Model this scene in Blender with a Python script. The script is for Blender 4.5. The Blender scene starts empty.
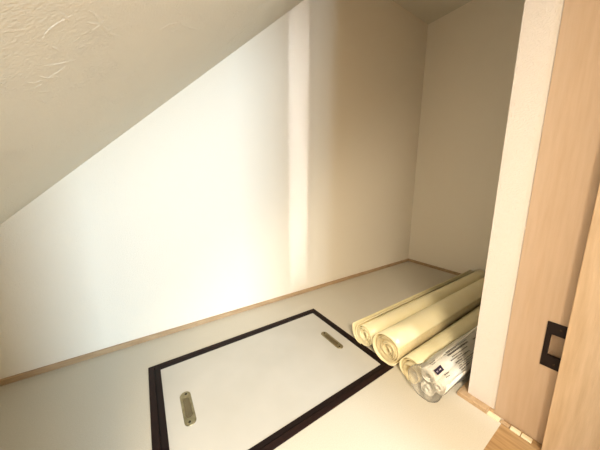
import bpy, bmesh, math, random
from mathutils import Vector, Matrix
random.seed(4)
S = bpy.context.scene
C = S.collection

# ------------------------------------------------------------------ materials
def lin(c):
    return tuple((v/12.92 if v <= .04045 else ((v+.055)/1.055)**2.4) for v in [k/255 for k in c]) + (1,)

def mat(name, rgb, rough=.6, bump=0, bscale=200, rgb2=None, cscale=8, detail=3, stretch=(1, 1, 1), metal=0, spec=.5, cbump=None, coat=0):
    m = bpy.data.materials.new(name); m.use_nodes = True
    nt = m.node_tree; n = nt.nodes; L = nt.links
    b = n['Principled BSDF']
    b.inputs['Roughness'].default_value = rough
    b.inputs['Metallic'].default_value = metal
    b.inputs['Specular IOR Level'].default_value = spec
    b.inputs['Coat Weight'].default_value = coat
    b.inputs['Base Color'].default_value = lin(rgb)
    tc = n.new('ShaderNodeTexCoord')
    mp = n.new('ShaderNodeMapping'); mp.inputs['Scale'].default_value = stretch
    L.new(tc.outputs['Object'], mp.inputs['Vector'])
    if rgb2:
        t = n.new('ShaderNodeTexNoise'); t.inputs['Scale'].default_value = cscale; t.inputs['Detail'].default_value = detail
        L.new(mp.outputs[0], t.inputs['Vector'])
        r = n.new('ShaderNodeValToRGB')
        r.color_ramp.elements[0].position = .3; r.color_ramp.elements[0].color = lin(rgb)
        r.color_ramp.elements[1].position = .7; r.color_ramp.elements[1].color = lin(rgb2)
        L.new(t.outputs['Fac'], r.inputs['Fac']); L.new(r.outputs['Color'], b.inputs['Base Color'])
    if bump:
        t = n.new('ShaderNodeTexNoise'); t.inputs['Scale'].default_value = bscale; t.inputs['Detail'].default_value = 3
        L.new(mp.outputs[0], t.inputs['Vector'])
        bn = n.new('ShaderNodeBump'); bn.inputs['Strength'].default_value = bump; bn.inputs['Distance'].default_value = .004
        L.new(t.outputs['Fac'], bn.inputs['Height'])
        L.new(bn.outputs['Normal'], b.inputs['Normal'])
    return m

M = {}
M['wallpaper'] = mat('wallpaper', (251, 241, 223), .75, .45, 260)
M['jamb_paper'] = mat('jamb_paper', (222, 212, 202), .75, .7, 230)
M['floor'] = mat('floor_vinyl', (205, 196, 178), .5, .12, 320, (213, 205, 189), 240, 2)
M['lid'] = mat('lid_vinyl', (197, 192, 181), .42, .1, 300, (203, 198, 188), 5, 2)
M['hall_floor'] = mat('hall_floor', (150, 114, 74), .4, .05, 60, (188, 152, 106), 6, 5, (14, 1, 1))
M['base_wood'] = mat('base_wood', (172, 140, 104), .45, .05, 60, (196, 166, 130), 8, 4, (1, 6, 6))
M['pale_wood'] = mat('pale_wood', (240, 222, 184), .4)
M['jamb_wood'] = mat('jamb_wood', (186, 159, 131), .5, .15, 90, (193, 166, 140), 10, 4, (1, 8, .6))
M['panel_wood'] = mat('panel_wood', (188, 156, 118), .45, .15, 60, (208, 176, 138), 7, 5, (9, 9, .7))
M['black'] = mat('black_metal', (26, 13, 10), .55, spec=.25)
M['dark_frame'] = mat('dark_frame', (28, 13, 9), .6, .05, 90, (38, 19, 13), 14, 3, (2, 2, 2), spec=.2)
M['dark_trim'] = mat('dark_trim', (24, 11, 8), .6, spec=.2)
M['groove'] = mat('groove', (12, 8, 6), .8)
M['steel'] = mat('steel', (132, 122, 92), .35, .1, 200, (160, 150, 120), 40, 2, metal=.85)
M['steel_dark'] = mat('steel_dark', (120, 108, 82), .42, metal=.75)
M['screw'] = mat('screw', (60, 52, 40), .4, metal=.8)
M['vinyl_roll'] = mat('vinyl_roll', (250, 236, 190), .34, .06, 300, (252, 240, 200), 12, 2, coat=.15)
M['vinyl_roll_pale'] = mat('vinyl_roll_pale', (244, 230, 184), .34, .06, 300, (246, 234, 192), 12, 2, coat=.15)
M['vinyl_inner'] = mat('vinyl_inner', (224, 206, 160), .6, .2, 120, (236, 220, 178), 60, 2)
M['white_roll'] = mat('white_roll', (240, 234, 220), .5, .1, 150)
M['ink'] = mat('ink', (62, 54, 50), .6)
M['logo'] = mat('logo_purple', (30, 18, 52), .5)
M['logo_text'] = mat('logo_text', (225, 215, 225), .5)

# clear film
m = bpy.data.materials.new('clear_film'); m.use_nodes = True
nt = m.node_tree; n = nt.nodes; n.clear()
o = n.new('ShaderNodeOutputMaterial'); tr = n.new('ShaderNodeBsdfTransparent'); tr.inputs[0].default_value = (.99, .985, .97, 1)
gl = n.new('ShaderNodeBsdfGlossy'); gl.inputs['Roughness'].default_value = .16
df = n.new('ShaderNodeBsdfDiffuse'); df.inputs[0].default_value = (.9, .88, .84, 1)
a1 = n.new('ShaderNodeMixShader'); a1.inputs[0].default_value = .13
a2 = n.new('ShaderNodeMixShader')
fr = n.new('ShaderNodeFresnel'); fr.inputs[0].default_value = 1.25
tc = n.new('ShaderNodeTexCoord'); tn = n.new('ShaderNodeTexNoise'); tn.inputs['Scale'].default_value = 35
bp = n.new('ShaderNodeBump'); bp.inputs['Strength'].default_value = .4; bp.inputs['Distance'].default_value = .006
L = nt.links
L.new(tc.outputs['Object'], tn.inputs['Vector']); L.new(tn.outputs['Fac'], bp.inputs['Height'])
for s in (gl, fr): L.new(bp.outputs[0], s.inputs['Normal'])
L.new(tr.outputs[0], a1.inputs[1]); L.new(df.outputs[0], a1.inputs[2])
L.new(fr.outputs[0], a2.inputs[0]); L.new(a1.outputs[0], a2.inputs[1]); L.new(gl.outputs[0], a2.inputs[2])
L.new(a2.outputs[0], o.inputs[0]); M['film'] = m

# embossed plaster-look paper of the sloping ceiling: sweeping relief strokes in patches
m = mat('ceiling_paper', (224, 217, 200), .8)
nt = m.node_tree; n = nt.nodes; L = nt.links
tc = n.new('ShaderNodeTexCoord')
fine = n.new('ShaderNodeTexNoise'); fine.inputs['Scale'].default_value = 190; fine.inputs['Detail'].default_value = 2
big = n.new('ShaderNodeTexNoise'); big.inputs['Scale'].default_value = 15; big.inputs['Detail'].default_value = 2.5; big.inputs['Distortion'].default_value = 1.6
msk = n.new('ShaderNodeTexNoise'); msk.inputs['Scale'].default_value = 10; msk.inputs['Detail'].default_value = 1
for t in (fine, big, msk): L.new(tc.outputs['Object'], t.inputs['Vector'])
def math_(op, a, b=None):
    x = n.new('ShaderNodeMath'); x.operation = op
    if isinstance(a, (int, float)): x.inputs[0].default_value = a
    else: L.new(a, x.inputs[0])
    if b is not None:
        if isinstance(b, (int, float)): x.inputs[1].default_value = b
        else: L.new(b, x.inputs[1])
    return x.outputs[0]
d = math_('ABSOLUTE', math_('SUBTRACT', math_('FRACT', math_('MULTIPLY', big.outputs['Fac'], 7.0)), .5))
ridge = math_('SUBTRACT', 1.0, math_('MINIMUM', math_('MULTIPLY', d, 8.0), 1.0))
mr = n.new('ShaderNodeMapRange'); mr.inputs['From Min'].default_value = .47; mr.inputs['From Max'].default_value = .62
L.new(msk.outputs['Fac'], mr.inputs['Value'])
h = math_('ADD', math_('MULTIPLY', math_('MULTIPLY', ridge, mr.outputs[0]), .3), math_('MULTIPLY', fine.outputs['Fac'], .35))
bn = n.new('ShaderNodeBump'); bn.inputs['Strength'].default_value = .75; bn.inputs['Distance'].default_value = .006
L.new(h, bn.inputs['Height']); L.new(bn.outputs[0], n['Principled BSDF'].inputs['Normal'])
M['ceiling_paper'] = m

# ------------------------------------------------------------------ helpers
def link(name, bm, m, parent=None, loc=None, smooth=False):
    bmesh.ops.recalc_face_normals(bm, faces=bm.faces)
    me = bpy.data.meshes.new(name); bm.to_mesh(me); bm.free()
    me.materials.append(M[m] if isinstance(m, str) else m)
    if smooth:
        for p in me.polygons: p.use_smooth = True
    o = bpy.data.objects.new(name, me); C.objects.link(o)
    if loc is not None: o.location = loc
    if parent is not None: o.parent = parent
    return o
def empty(name, loc=(0, 0, 0)):
    o = bpy.data.objects.new(name, None); C.objects.link(o); o.location = loc; o.empty_display_size = .05
    return o
def tag(o, label=None, cat=None, group=None, kind=None):
    if label: o['label'] = label
    if cat: o['category'] = cat
    if group: o['group'] = group
    if kind: o['kind'] = kind
    return o
def box(bm, x0, x1, y0, y1, z0, z1, bev=0):
    r = bmesh.ops.create_cube(bm, size=1)
    for v in r['verts']:
        v.co = Vector(((x0+x1)/2 + v.co.x*(x1-x0), (y0+y1)/2 + v.co.y*(y1-y0), (z0+z1)/2 + v.co.z*(z1-z0)))
    if bev:
        es = list({e for v in r['verts'] for e in v.link_edges})
        bmesh.ops.bevel(bm, geom=es, offset=bev, segments=2, affect='EDGES', profile=.6)
def bx(*a, bev=0):
    bm = bmesh.new(); box(bm, *a, bev=bev); return bm
def prism(bm, pts, h0, h1, axis='z'):
    """closed outline extruded between h0 and h1"""
    def P(a, b, h): return {'z': (a, b, h), 'x': (h, a, b), 'y': (a, h, b)}[axis]
    lo = [bm.verts.new(P(a, b, h0)) for a, b in pts]; hi = [bm.verts.new(P(a, b, h1)) for a, b in pts]
    k = len(pts)
    bm.faces.new(lo); bm.faces.new(hi)
    for i in range(k): bm.faces.new((lo[i], lo[(i+1) % k], hi[(i+1) % k], hi[i]))

# ------------------------------------------------------------------ measures
D, XR, X1 = 1.69, 2.82, 1.207           # back wall, far right wall, wall beside the doorway
SX, SZ, SK = -.564, .803, .897          # a point of the sloping ceiling on the back wall, its slope
CZ = 2.72
XL = -1.05
DOORL = -.17

def struct(name, bm, m, parent=None, **k):
    o = link(name, bm, m, parent, **k)
    if parent is None: o['kind'] = 'structure'
    return o
# floors: a rectangular hole is left for the hatch
HX0, HX1, HY0, HY1 = -.0587, 1.0683, .6698, 1.4058
bm = bmesh.new()
VX = XR+.1
for a in ((XL-.1, HX0, .228, D+.1), (HX1, VX, .228, D+.1), (HX0, HX1, .228, HY0), (HX0, HX1, HY1, D+.1)):
    box(bm, a[0], a[1], a[2], a[3], -.05, 0)
box(bm, HX0, HX1, HY0, HY1, -.05, -.03)
struct('floor', bm, 'floor')
struct('floor_hallway', bx(-2.3, 3.0, -3.2, .228, -.05, -.001), 'hall_floor')
struct('wall_back', bx(XL-.1, VX, D, D+.1, 0, CZ+.1), 'wallpaper')
struct('wall_right', bx(XR, VX, .262, D, 0, CZ+.1), 'wallpaper')
struct('wall_left', bx(XL-.1, XL, .262, D, 0, CZ), 'wallpaper')
# wall beside the doorway (its end face shows), the piece left of the opening, the header
struct('wall_front', bx(X1, XR, .262, .367, 0, CZ), 'jamb_paper')
struct('wall_side', bx(XL, DOORL, .262, .367, 0, SZ+SK*(DOORL-SX)+.05), 'wallpaper')
# sloping ceiling: slab above the plane z = SZ + SK (x - SX)
zs = lambda x: SZ + SK*(x-SX)
bm = bmesh.new()
xt = (CZ-SZ)/SK+SX
prism(bm, [(XL-.1, zs(XL-.1)), (xt, CZ), (xt, CZ+.12), (XL-.1, zs(XL-.1)+.14)], .1, D, 'y')
nd = Vector((SK, 0, -1)).normalized()
def stroke(P, w=.0022, h=.0008):
    # low embossed sweep of the patterned paper
    pts = []; Q = [P[0]]+list(P)+[P[-1]]
    for i in range(1, len(Q)-2):
        for j in range(6):
            t = j/6; a, b, c, d = (Vector(q) for q in Q[i-1:i+3])
            pts.append(.5*((2*b)+(c-a)*t+(2*a-5*b+4*c-d)*t*t+(3*b-a-3*c+d)*t**3))
    pts.append(Vector(P[-1])); k = len(pts); rows = []
    for i, q in enumerate(pts):
        d = (pts[min(i+1, k-1)]-pts[max(i-1, 0)]).normalized(); n2 = Vector((-d.y, d.x)); tp = math.sin(math.pi*(i+.15)/(k-.7))**.6
        row = []
        for u, v in ((-1, -.02), (-.5, .75), (0, 1), (.5, .75), (1, -.02)):
            e = q+n2*w*u*tp; row.append(bm.verts.new(Vector((e.x, e.y, zs(e.x)))+nd*h*v*tp))
        rows.append(row)
    for A, B in zip(rows, rows[1:]):
        for i in range(4): bm.faces.new((A[i], A[i+1], B[i+1], B[i]))
for P in ([(-0.1051, 0.5661), (-0.0961, 0.5505), (-0.0834, 0.5435), (-0.0617, 0.5413)], [(-0.042, 0.5491), (-0.0334, 0.5784), (-0.0267, 0.6291), (-0.0003, 0.7086)],
          [(-0.1201, 0.6321), (-0.1044, 0.651), (-0.0832, 0.6691)], [(-0.129, 0.6776), (-0.1135, 0.6773), (-0.0969, 0.6735)], [(-0.1516, 0.6455), (-0.144, 0.6671), (-0.1338, 0.6729)],
          [(-0.134, 0.6521), (-0.1261, 0.6782), (-0.1116, 0.6968)], [(-0.1488, 0.684), (-0.1375, 0.6867)], [(-0.1474, 0.7118), (-0.1364, 0.7319)], [(-0.0489, 0.5757), (-0.0384, 0.5943), (-0.0311, 0.5966)],
          [(-0.0446, 0.6066), (-0.0321, 0.6052), (-0.025, 0.5972)], [(-0.0272, 0.6179), (-0.0173, 0.6562), (-0.0013, 0.6896)], [(-0.0724, 0.5219), (-0.0692, 0.5409), (-0.0669, 0.5547)],
          [(0.0806, 0.7638), (0.105, 0.765), (0.1528, 0.8116)], [(0.1185, 0.7529), (0.1534, 0.8332), (0.2188, 0.9373)], [(-0.0983, 0.5893), (-0.0939, 0.6179)], [(-0.1585, 0.7232), (-0.1529, 0.7839)]):
    stroke(P)
rs = random.Random(7)
for k in range(26):
    cx_, cy_ = rs.uniform(-.35, 1.3), rs.uniform(.3, 1.5)
    if cx_ < .2 and cy_ > .4: continue
    a = rs.uniform(0, 6.3)
    for j in range(rs.randint(2, 4)):
        b = a+rs.uniform(-.4, .4); l = rs.uniform(.03, .08); ox, oy = rs.uniform(-.05, .05), rs.uniform(-.05, .05)
        stroke([(cx_+ox+l*t*math.cos(b+t*.8), cy_+oy+l*t*math.sin(b+t*.8)) for t in (-.5, 0, .5)], .002, .0006)
struct('ceiling_slope', bm, 'ceiling_paper')
struct('ceiling', bx(xt, XR+.1, .1, D, CZ, CZ+.1), 'ceiling_paper')

# baseboards: narrow wood strip with a rounded top
def baseboard(name, p0, p1, nrm, h=.03, t=.014, m='base_wood'):
    # p0->p1 along the wall; nrm points into the room
    bm = bmesh.new(); d = Vector((p1[0]-p0[0], p1[1]-p0[1])); 
    prof = [(0, 0), (t, 0), (t, h-.004), (t-.004, h), (0, h)]
    a = [bm.verts.new((p0[0]+nrm[0]*u, p0[1]+nrm[1]*u, v)) for u, v in prof]
    b = [bm.verts.new((p1[0]+nrm[0]*u, p1[1]+nrm[1]*u, v)) for u, v in prof]
    bm.faces.new(a); bm.faces.new(b)
    for i in range(5): bm.faces.new((a[i], a[(i+1) % 5], b[(i+1) % 5], b[i]))
    struct(name, bm, m)
baseboard('baseboard_back', (XL, D), (XR, D), (0, -1))
baseboard('baseboard_right', (XR, .367), (XR, D-.014), (-1, 0))
baseboard('baseboard_left', (XL, .367), (XL, D-.014), (1, 0))
# the thicker strip round the foot of the wall beside the doorway
bm = bmesh.new()
prism(bm, [(X1-.037, .28), (X1-.037, .397), (XR-.014, .397), (XR-.014, .367), (X1, .367), (X1, .262), (X1-.012, .262), (X1-.012, .28)], 0, .016)
struct('baseboard_front', bm, 'base_wood')
struct('trim_1', bx(X1-.037, X1-.030, .285, .39, .016, .0185), 'panel_wood')

# ---- door frame with strike plate
door = empty('door_1', (X1, .11, 0)); tag(door, kind='structure')
def dpart(name, bm, m, lab=None):
    bmesh.ops.translate(bm, verts=bm.verts, vec=(-X1, -.11, 0))
    o = link(name, bm, m, door)
    if lab: o['label'] = lab
    return o
SY0, SY1, SZ0, SZ1 = .07, .158, .324, .502     # strike plate
bm = bmesh.new()
# jamb with a mortise hole where the strike plate sits
JX = X1-.004
MY0, MY1, MZ0, MZ1 = .08, .1465, .368, .458
box(bm, JX, 1.30, MY1, .262, 0, CZ); box(bm, JX, 1.30, -.1, MY0, 0, CZ)
box(bm, JX, 1.30, MY0, MY1, 0, MZ0); box(bm, JX, 1.30, MY0, MY1, MZ1, CZ)
box(bm, JX+.022, 1.30, MY0, MY1, MZ0, MZ1)
dpart('door_jamb', bm, 'jamb_wood', 'plain tan jamb of the doorway')
bm = bmesh.new(); px = JX-.004
box(bm, px, JX-.0002, SY0, SY1, SZ0, MZ0, .001); box(bm, px, JX-.0002, SY0, SY1, MZ1, SZ1, .001)
box(bm, px, JX-.0002, MY1, SY1, MZ0-.001, MZ1+.001, .001); box(bm, px, JX-.0002, SY0, MY0, MZ0-.001, MZ1+.001, .001)
# turned-in lips
box(bm, px, JX+.012, MY1-.002, MY1+.001, MZ0, MZ1); box(bm, px, JX+.012, MY0, MY1, MZ1-.002, MZ1+.001); box(bm, px, JX+.012, MY0, MY1, MZ0-.001, MZ0+.002)
sp = dpart('strike_plate', bm, 'black', 'black metal strike plate with a square opening')
for z in (SZ0+.02, SZ1-.02):
    bm = bmesh.new(); bmesh.ops.create_cone(bm, cap_ends=True, segments=16, radius1=.0035, radius2=.0028, depth=.002)
    bmesh.ops.rotate(bm, verts=bm.verts, matrix=Matrix.Rotation(math.pi/2, 3, 'Y'))
    bmesh.ops.translate(bm, verts=bm.verts, vec=(px-.001-X1, .122-.11, z))
    link('screw', bm, 'screw', sp)
# wood-grained stop / casing nearer the camera
dpart('door_casing', bx(1.168, 1.2025, -.1, .1062, 0, CZ, bev=.002), 'panel_wood', 'wood-grained upright board overlapping the strike plate')
# sill pieces along the foot of the jamb
struct('trim_2', bx(1.171, 1.195, .236, .279, 0, .006, bev=.0015), 'pale_wood')
struct('trim_3', bx(1.173, 1.193, .203, .233, 0, .005, bev=.0015), 'base_wood')
struct('trim_4', bx(1.170, 1.193, .168, .200, 0, .006, bev=.0015), 'pale_wood')
struct('trim_5', bx(1.170, 1.193, .134, .165, 0, .006, bev=.0015), 'pale_wood')

# ---- hallway behind the camera (daylight window and a slit added for the strip lamp), closed room
HB = -2.6
bm = bmesh.new()
W1 = (-.01, .97, .25, 2.15); W2 = (1.079, 1.129, .2, 2.25)
box(bm, -2.2, W1[0], HB-.1, HB, 0, CZ); box(bm, W1[1], W2[0], HB-.1, HB, 0, CZ); box(bm, W2[1], 2.9, HB-.1, HB, 0, CZ)
for W in (W1, W2):
    box(bm, W[0], W[1], HB-.1, HB, 0, W[2]); box(bm, W[0], W[1], HB-.1, HB, W[3], CZ)
struct('wall_hallway', bm, 'wallpaper')
bm = bmesh.new()
box(bm, -2.2, -2.1, HB, .1, 0, CZ); box(bm, -2.1, XL, 0, .1, 0, CZ)
struct('wall_hallway_left', bm, 'wallpaper')
struct('wall_hallway_right', bx(2.8, 2.9, HB, .162, 0, CZ), 'wallpaper')
struct('wall_doorway', bx(1.30, 2.8, .1, .262, 0, CZ), 'wallpaper')
struct('wall_doorway_left', bx(XL-.1, DOORL, .1, .262, 0, zs(XL)+.2), 'wallpaper')
struct('ceiling_hallway', bx(-2.2, 2.9, HB-.1, .1, CZ, CZ+.1), 'ceiling_paper')

# unseen panel added behind the camera to shape the back wall's shadow edges
blocker = empty('shadow_blocker', (.9, -.22, 0)); tag(blocker, 'unseen upright panel added behind the camera to shape the wall shadows', 'light blocker')
LX0, LX1 = .75, 1.057
link('blocker_board', bx(LX0-.9, LX1-.9, -.015, .015, .01, 2.5, bev=.002), 'panel_wood', blocker)
link('blocker_handle', bx(LX0+.03-.9, LX0+.06-.9, -.05, -.0155, .9, 1.02, bev=.004), 'steel', blocker)

# ------------------------------------------------------------------ floor hatch
hatch = empty('floor_hatch', ((HX0+HX1)/2, (HY0+HY1)/2, 0))
tag(hatch, 'large cream floor hatch with dark brown frame and two recessed pull handles', 'hatch')
hc = hatch.location
def hpart(name, bm, m, parent=hatch, lab=None):
    bmesh.ops.translate(bm, verts=bm.verts, vec=-hc)
    o = link(name, bm, m, parent)
    if lab: o['label'] = lab
    return o
def ring(x0, x1, y0, y1, t, z0, z1, bev=.0008):
    """mitred rectangular frame; t = widths (left, right, near, far)"""
    bm = bmesh.new(); l, r, nn, f = t
    O = [(x0, y0), (x1, y0), (x1, y1), (x0, y1)]; I = [(x0+l, y0+nn), (x1-r, y0+nn), (x1-r, y1-f), (x0+l, y1-f)]
    for i in range(4):
        j = (i+1) % 4; prism(bm, [O[i], O[j], I[j], I[i]], z0, z1)
    bmesh.ops.remove_doubles(bm, verts=bm.verts, dist=1e-6)
    return bm
LX0_, LX1_, LY0_, LY1_ = -.0029, 1.0233, .7211, 1.356
hpart('hatch_frame', ring(HX0+.0005, HX1-.0005, HY0+.0005, HY1-.0005, (.027, .020, .026, .024), -.029, .004), 'dark_frame', lab='dark brown outer frame set in the floor')
a, b_, c_, d_ = HX0+.027+.004, HX1-.020-.003, HY0+.026+.003, HY1-.024-.003
hpart('frame_gasket', ring(HX0+.0275, HX1-.0205, HY0+.0265, HY1-.0245, (.012, .012, .012, .012), -.029, -.006), 'groove', lab='black gap strip between frame and lid')
hpart('lid_edging', ring(a, b_, c_, d_, (LX0_-a, b_-LX1_, LY0_-c_, d_-LY1_), -.005, .0035), 'dark_trim', lab='dark brown edging of the lid')
lid = hpart('lid', bx(LX0_+.0003, LX1_-.0003, LY0_+.0003, LY1_-.0003, -.027, .002), 'lid', lab='cream vinyl-covered lid')
def obround(w, l, k=12):
    r = w/2; s = l/2-r
    return [(r*math.cos(t), s+r*math.sin(t)) for t in [math.pi*i/k for i in range(k+1)]] + [(r*math.cos(t), -s+r*math.sin(t)) for t in [math.pi+math.pi*i/k for i in range(k+1)]]
def handle(x, y, rz, lab):
    h = empty('pull_handle', (x-hc.x, y-hc.y, .002)); h.parent = hatch; h.rotation_euler.z = rz
    h['label'] = lab
    bm = bmesh.new()
    # rim plate: outer obround ring around the recessed cup
    W, Lh = .047, .192
    O = obround(W, Lh); O2 = obround(W-.004, Lh-.004); I = obround(.030, .118)
    vO = [bm.verts.new((p[0], p[1], 0)) for p in O]; vT = [bm.verts.new((p[0], p[1], .0025)) for p in O2]
    vI = [bm.verts.new((p[0], p[1], .0025)) for p in I]; vB = [bm.verts.new((p[0]*.85, p[1]*.95, .0004)) for p in I]
    k = len(O)
    for A, B in ((vO, vT), (vT, vI), (vI, vB)):
        for i in range(k): bm.faces.new((A[i], A[(i+1) % k], B[(i+1) % k], B[i]))
    link('rim_plate', bm, 'steel', h)
    bm = bmesh.new(); bm.faces.new([bm.verts.new((p[0]*.86, p[1]*.955, .0005)) for p in I])
    r = bmesh.ops.extrude_face_region(bm, geom=bm.faces[:]); bmesh.ops.translate(bm, verts=[v for v in r['geom'] if isinstance(v, bmesh.types.BMVert)], vec=(0, 0, .0004))
    # folded grip bar in the cup
    prism(bm, [(q[0], q[1]) for q in obround(.012, .078)], .0009, .0022)
    link('grip', bm, 'steel_dark', h)
    for s in (-1, 1):
        bm = bmesh.new(); bmesh.ops.create_cone(bm, cap_ends=True, segments=16, radius1=.0058, radius2=.005, depth=.0016)
        bmesh.ops.translate(bm, verts=bm.verts, vec=(.004*s, s*.0775, .0030))
        link('screw', bm, 'screw', h)
handle(.083, 1.0355, math.radians(0), 'steel pull handle near the left end of the lid')
handle(.934, 1.033, math.radians(0), 'steel pull handle near the right end of the lid')

# ------------------------------------------------------------------ rolls
def sheet_roll(path, th, x0, x1, nx=10, wob=.0, skew=0.0, cap=.003):
    """path: list of (y,z) points of the sheet's centre line; th: thickness. Extruded along x as a closed solid."""
    bm = bmesh.new(); k = len(path)
    nr = []
    for i in range(k):
        p0 = path[max(i-1, 0)]; p1 = path[min(i+1, k-1)]
        d = Vector((p1[0]-p0[0], p1[1]-p0[1])).normalized(); nr.append(Vector((-d.y, d.x)))
    A = []; B = []
    for s in range(nx+1):
        t = s/nx; x = x0+(x1-x0)*t
        ra, rb = [], []
        for i in range(k):
            tel = 0
            if s == 0: tel = wob*math.sin(i*.13+1.3)+wob*.5*math.sin(i*.31)
            q = Vector(path[i]) + Vector((skew*(x-x0), 0))
            a = q+nr[i]*th/2; b = q-nr[i]*th/2
            ra.append(bm.verts.new((x+tel, a.x, a.y))); rb.append(bm.verts.new((x+tel, b.x, b.y)))
        A.append(ra); B.append(rb)
    for s in range(nx):
        for i in range(k-1):
            bm.faces.new((A[s][i], A[s][i+1], A[s+1][i+1], A[s+1][i]))
            bm.faces.new((B[s][i], B[s+1][i], B[s+1][i+1], B[s][i+1]))
        bm.faces.new((A[s][0], A[s+1][0], B[s+1][0], B[s][0])); bm.faces.new((A[s][-1], B[s][-1], B[s+1][-1], A[s+1][-1]))
    for s in (0, nx):
        for i in range(k-1):
            bm.faces.new((A[s][i], B[s][i], B[s][i+1], A[s][i+1]) if s == 0 else (A[s][i], A[s][i+1], B[s][i+1], B[s][i]))
    return bm
def spiral(cy, cz, r0, r1, a1, turns, sy=1, sz=1, n=34, ph=0, wav=.0):
    """spiral from inner radius r0 to outer r1 ending at angle a1 (deg, 0 = +y, 90 = up), counting anticlockwise"""
    out = []; N = int(turns*n)
    for i in range(N+1):
        t = i/N; a = math.radians(a1)-(1-t)*turns*2*math.pi
        r = r0+(r1-r0)*t + wav*math.sin(3*a+1)*math.sin(math.pi*t)
        out.append((cy+sy*r*math.cos(a), cz+sz*r*math.sin(a)))
    return out
def grounded(path, th):
    return [(y, max(z, th/2+.0003+0.0)) for y, z in path]

RX1 = XR-.03
rolls = 'rolls of vinyl flooring laid side by side in the alcove'
def roll(name, parts, label):
    t = empty(name, (1.06, parts[0][4], 0)); tag(t, label, 'roll', rolls)
    for nm, bm, m, lab, _ in parts:
        bmesh.ops.translate(bm, verts=bm.verts, vec=(-1.06, -parts[0][4], 0))
        o = link(nm, bm, m, t, smooth=False)
        for p in o.data.polygons: p.use_smooth = abs(p.normal.x) < .5
        if lab: o['label'] = lab
    return t
TH = .0034
# roll by the back, with a loose outer edge standing up behind it
c1 = (.885, .071)
p = spiral(c1[0], c1[1], .020, .069, 60, 4.2, wav=.0012)
flap = [(.900, .0025), (.918, .004), (.937, .012), (.954, .030), (.964, .055), (.969, .082), (.971, .112)]
def smoothp(P, k=4):
    out = []
    Q = [P[0]]+P+[P[-1]]
    for i in range(1, len(Q)-2):
        for j in range(k):
            t = j/k; a, b, c, d = (Vector(q) for q in Q[i-1:i+3])
            v = .5*((2*b)+(c-a)*t+(2*a-5*b+4*c-d)*t*t+(3*b-a-3*c+d)*t**3); out.append(tuple(v))
    out.append(P[-1]); return out
roll('vinyl_flooring_roll', [
    ('coiled_sheet', sheet_roll(grounded(p, TH), TH, 1.065, RX1, wob=.004), 'vinyl_roll', 'tightly coiled cream sheet', c1[0]),
    ('loose_edge', sheet_roll(smoothp(flap), TH, 1.055, RX1, wob=.002), 'vinyl_roll_pale', 'loose outer edge standing up along the back', 0)],
    'cream flooring roll farthest back, its loose outer edge standing up behind it')
# biggest roll
c2 = (.717, .086)
p = spiral(c2[0], c2[1]-.004, .016, .074, 100, 6.4, wav=.0022, sy=1.0, sz=1.0)
outer = [(c2[0]+.086*math.cos(math.radians(a)), c2[1]+.0862*math.sin(math.radians(a))*(1 if a > 0 else .97)) for a in range(-128, 152, 6)]
drop = smoothp([(.648, .028), (.640, .016), (.628, .009), (.612, .004)])
roll('vinyl_flooring_roll', [
    ('coiled_sheet', sheet_roll(grounded(p, TH), TH, 1.062, RX1, wob=.005), 'vinyl_inner', 'tightly wound inner layers', c2[0]),
    ('outer_wrap', sheet_roll(grounded(outer, TH), TH, 1.05, RX1, wob=.003), 'vinyl_roll', 'smooth glossy outermost layer', 0)],
    'thickest cream flooring roll, tightly wound, second from the back wall')
# open roll with a big hollow
c3 = (.570, .066)
p = spiral(c3[0]-.004, .048, .043, .046, 120, 1.5, sy=1.0, sz=.98, n=40)
outer = smoothp([(.530, .020), (.515, .040), (.511, .066), (.517, .094), (.535, .116), (.562, .124), (.592, .118), (.615, .100), (.628, .075), (.630, .046), (.618, .020), (.596, .004)])
mid = smoothp([(.519, .058), (.525, .082), (.540, .103), (.565, .111), (.592, .105), (.612, .086), (.619, .06), (.612, .034)])
roll('vinyl_flooring_roll', [
    ('coiled_sheet', sheet_roll(grounded(p, TH), TH, 1.052, RX1, wob=.006), 'vinyl_inner', 'loose inner coil around a wide hollow', c3[0]),
    ('middle_layer', sheet_roll(grounded(mid, TH), TH, 1.064, RX1, wob=.003), 'vinyl_inner', None, 0),
    ('outer_wrap', sheet_roll(grounded(outer, TH), TH, 1.058, RX1, wob=.003), 'vinyl_roll_pale', 'pale outermost layer', 0)],
    'loosely coiled pale flooring roll with a wide hollow, beside the clear-wrapped bundle')

# clear wrapped bundle: three white rolls, film, printing
cy, cz, R4 = .478, .081, .079
X0 = 1.012; XE = 2.35
pk = empty('wrapped_roll_bundle', (X0, cy, 0))
tag(pk, 'bundle of white rolls in clear printed plastic film with a small dark logo', 'packaged rolls')
def P4(name, bm, m, lab=None, smooth=True):
    bmesh.ops.translate(bm, verts=bm.verts, vec=(-X0, -cy, 0))
    o = link(name, bm, m, pk)
    if smooth:
        for q in o.data.polygons: q.use_smooth = abs(q.normal.x) < .7
    if lab: o['label'] = lab
    return o
for (oy, oz, rr, xs) in ((-.006, -.040, .031, 1.035), (-.050, .002, .031, 1.04), (-.006, .036, .033, 1.03)):
    pp = spiral(cy+oy, cz+oz, .010, rr, 70, 4.0, n=28)
    P4('white_roll', sheet_roll(pp, .0045, xs, XE-.03, wob=.003), 'white_roll', 'white rolled sheet inside the film')
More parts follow.
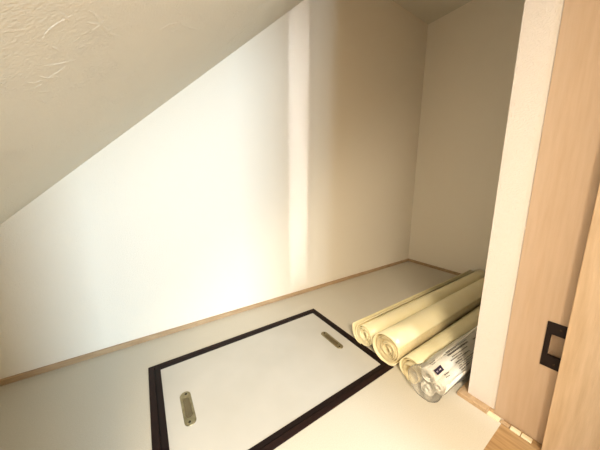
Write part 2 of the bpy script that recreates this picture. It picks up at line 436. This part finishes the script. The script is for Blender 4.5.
# film skin
bm = bmesh.new(); N = 40; rings = []
def filmr(a, x):
    t = (x-X0)
    fl = R4*(1-.06*math.exp(-((t-.055)/.02)**2))
    w = .0025*math.sin(5*a+9*t)+.0018*math.sin(9*a-23*t)
    return fl+w*(1 if t > .01 else .3)
xs = [X0+.0, X0+.004, X0+.012, X0+.03, X0+.055, X0+.08]+[X0+.08+i*.045 for i in range(1, 28)]
def fp(a, x, e=0):
    r = filmr(a, x)+e
    s = min(1, max(0, (x-X0-.15)/.5))
    z = max(cz+r*math.sin(a)*(1-.10*s)-.010*s, .0015)
    lim = .5065 if x > 1.046 else .5065+(1.046-x)*1.6
    return Vector((x, min(cy-.010*s+r*math.cos(a), lim + e), z))
# folded-in front end
for (fr_, dx) in ((.18, .022), (.5, .012), (.8, .003)):
    rings.append([bm.verts.new((X0+dx+.004*math.sin(4*a), cy+filmr(a, X0)*fr_*math.cos(a), max(cz+filmr(a, X0)*fr_*math.sin(a), .002))) for a in [2*math.pi*i/N for i in range(N)]])
for x in xs:
    rings.append([bm.verts.new(fp(2*math.pi*i/N, x)) for i in range(N)])
for A, B in zip(rings, rings[1:]):
    for i in range(N): bm.faces.new((A[i], A[(i+1) % N], B[(i+1) % N], B[i]))
bm.faces.new(rings[0]); bm.faces.new(rings[-1])
P4('plastic_film', bm, 'film', 'clear crinkled plastic film')
# printing follows the film: angle a about the axis (90 deg = top, 180 = towards camera side -y)
def patch(bm, a0, a1, x0, x1, e=.0012, na=4, nx=1):
    G = [[bm.verts.new(fp(math.radians(a0+(a1-a0)*i/na), x0+(x1-x0)*j/nx, e)) for j in range(nx+1)] for i in range(na+1)]
    for i in range(na):
        for j in range(nx): bm.faces.new((G[i][j], G[i+1][j], G[i+1][j+1], G[i][j+1]))
P4('logo', (lambda b: (patch(b, 108, 125, 1.038, 1.097, .0016, 5, 3), b)[1])(bmesh.new()), 'logo', 'dark purple logo block on the film')
bm = bmesh.new()
for k in range(5): patch(bm, 114.5, 119, 1.048+k*.008, 1.0525+k*.008, .0022, 2)
P4('logo_lettering', bm, 'logo_text', 'tiny white lettering on the logo')
def line(a, x0, x1, h=2.2, gap=.35, step=.008):
    x = x0; bm = bmesh.new()
    while x < x1:
        w = step*random.uniform(.5, 1.6)
        if random.random() > gap*.04: patch(bm, a-h/2, a+h/2, x, min(x+w*.8, x1), .0016, 1)
        x += w
    P4('printed_line', bm, 'ink', 'small dark printed line on the film')
for a, x0, x1, h in ((100, 1.19, 1.40, 5), (111, 1.20, 1.36, 2.4), (93, 1.17, 1.30, 2), (118, 1.17, 1.28, 2.4), (124, 1.22, 1.36, 2.2), (130, 1.19, 1.25, 3.5), (136, 1.2, 1.36, 2), (142, 1.2, 1.33, 2),
                     (148, 1.19, 1.4, 2), (155, 1.2, 1.3, 3), (90, 1.2, 1.42, 2), (88, 1.05, 1.10, 3), (94, 1.055, 1.09, 2), (136, 1.075, 1.11, 3), (143, 1.075, 1.10, 2), (104, 1.45, 1.7, 4), (116, 1.45, 1.6, 2), (128, 1.46, 1.7, 2)):
    line(a, x0, x1, h)

# ------------------------------------------------------------------ camera
f_px = 237.381
F = Vector((0.546, 0.819, -0.1757)).normalized()
ya, pi_, ro = .5873, .1766, .0013
F = Vector((math.sin(ya)*math.cos(pi_), math.cos(ya)*math.cos(pi_), -math.sin(pi_)))
Rv = F.cross(Vector((0, 0, 1))).normalized(); U = Rv.cross(F)
R2 = Rv*math.cos(ro)+U*math.sin(ro); U2 = -Rv*math.sin(ro)+U*math.cos(ro)
cd = bpy.data.cameras.new('camera'); cd.sensor_width = 36; cd.sensor_fit = 'HORIZONTAL'; cd.lens = f_px/600*36
cd.clip_start = .01
co = bpy.data.objects.new('camera', cd); C.objects.link(co)
mw = Matrix((R2, U2, -F)).transposed().to_4x4(); mw.translation = Vector((0, 0, 1)); co.matrix_world = mw
S.camera = co

# ------------------------------------------------------------------ light
def area(name, loc, size, size_y, energy, col, rot):
    l = bpy.data.lights.new(name, 'AREA'); l.shape = 'RECTANGLE'; l.size = size; l.size_y = size_y
    l.energy = energy; l.color = col
    o = bpy.data.objects.new(name, l); C.objects.link(o); o.location = loc; o.rotation_euler = rot
    return o
R90 = math.radians(90)
area('window_daylight', ((W1[0]+W1[1])/2, HB-.02, (W1[2]+W1[3])/2), .93, W1[3]-W1[2]-.05, 61, (.60, .81, 1.0), (R90, 0, 0))
area('strip_light', ((W2[0]+W2[1])/2, HB-.02, 1.2), .04, 2.0, .72, (.93, .94, 1), (R90, 0, 0)).data.spread = math.radians(18)  # added narrow lamp that draws the bright strip on the back wall
area('warm_fill', (-.35, -1.0, 2.0), .5, .5, 42, (1, .865, .68), (0, 0, 0))  # added warm fill for the alcove, no fixture behind it
w = bpy.data.worlds.new('world'); S.world = w; w.use_nodes = True
w.node_tree.nodes['Background'].inputs[0].default_value = (.8, .88, 1, 1); w.node_tree.nodes['Background'].inputs[1].default_value = .5
S.view_settings.view_transform = 'Standard'; S.view_settings.look = 'None'; S.view_settings.gamma = 1
S.view_settings.exposure = 1.36
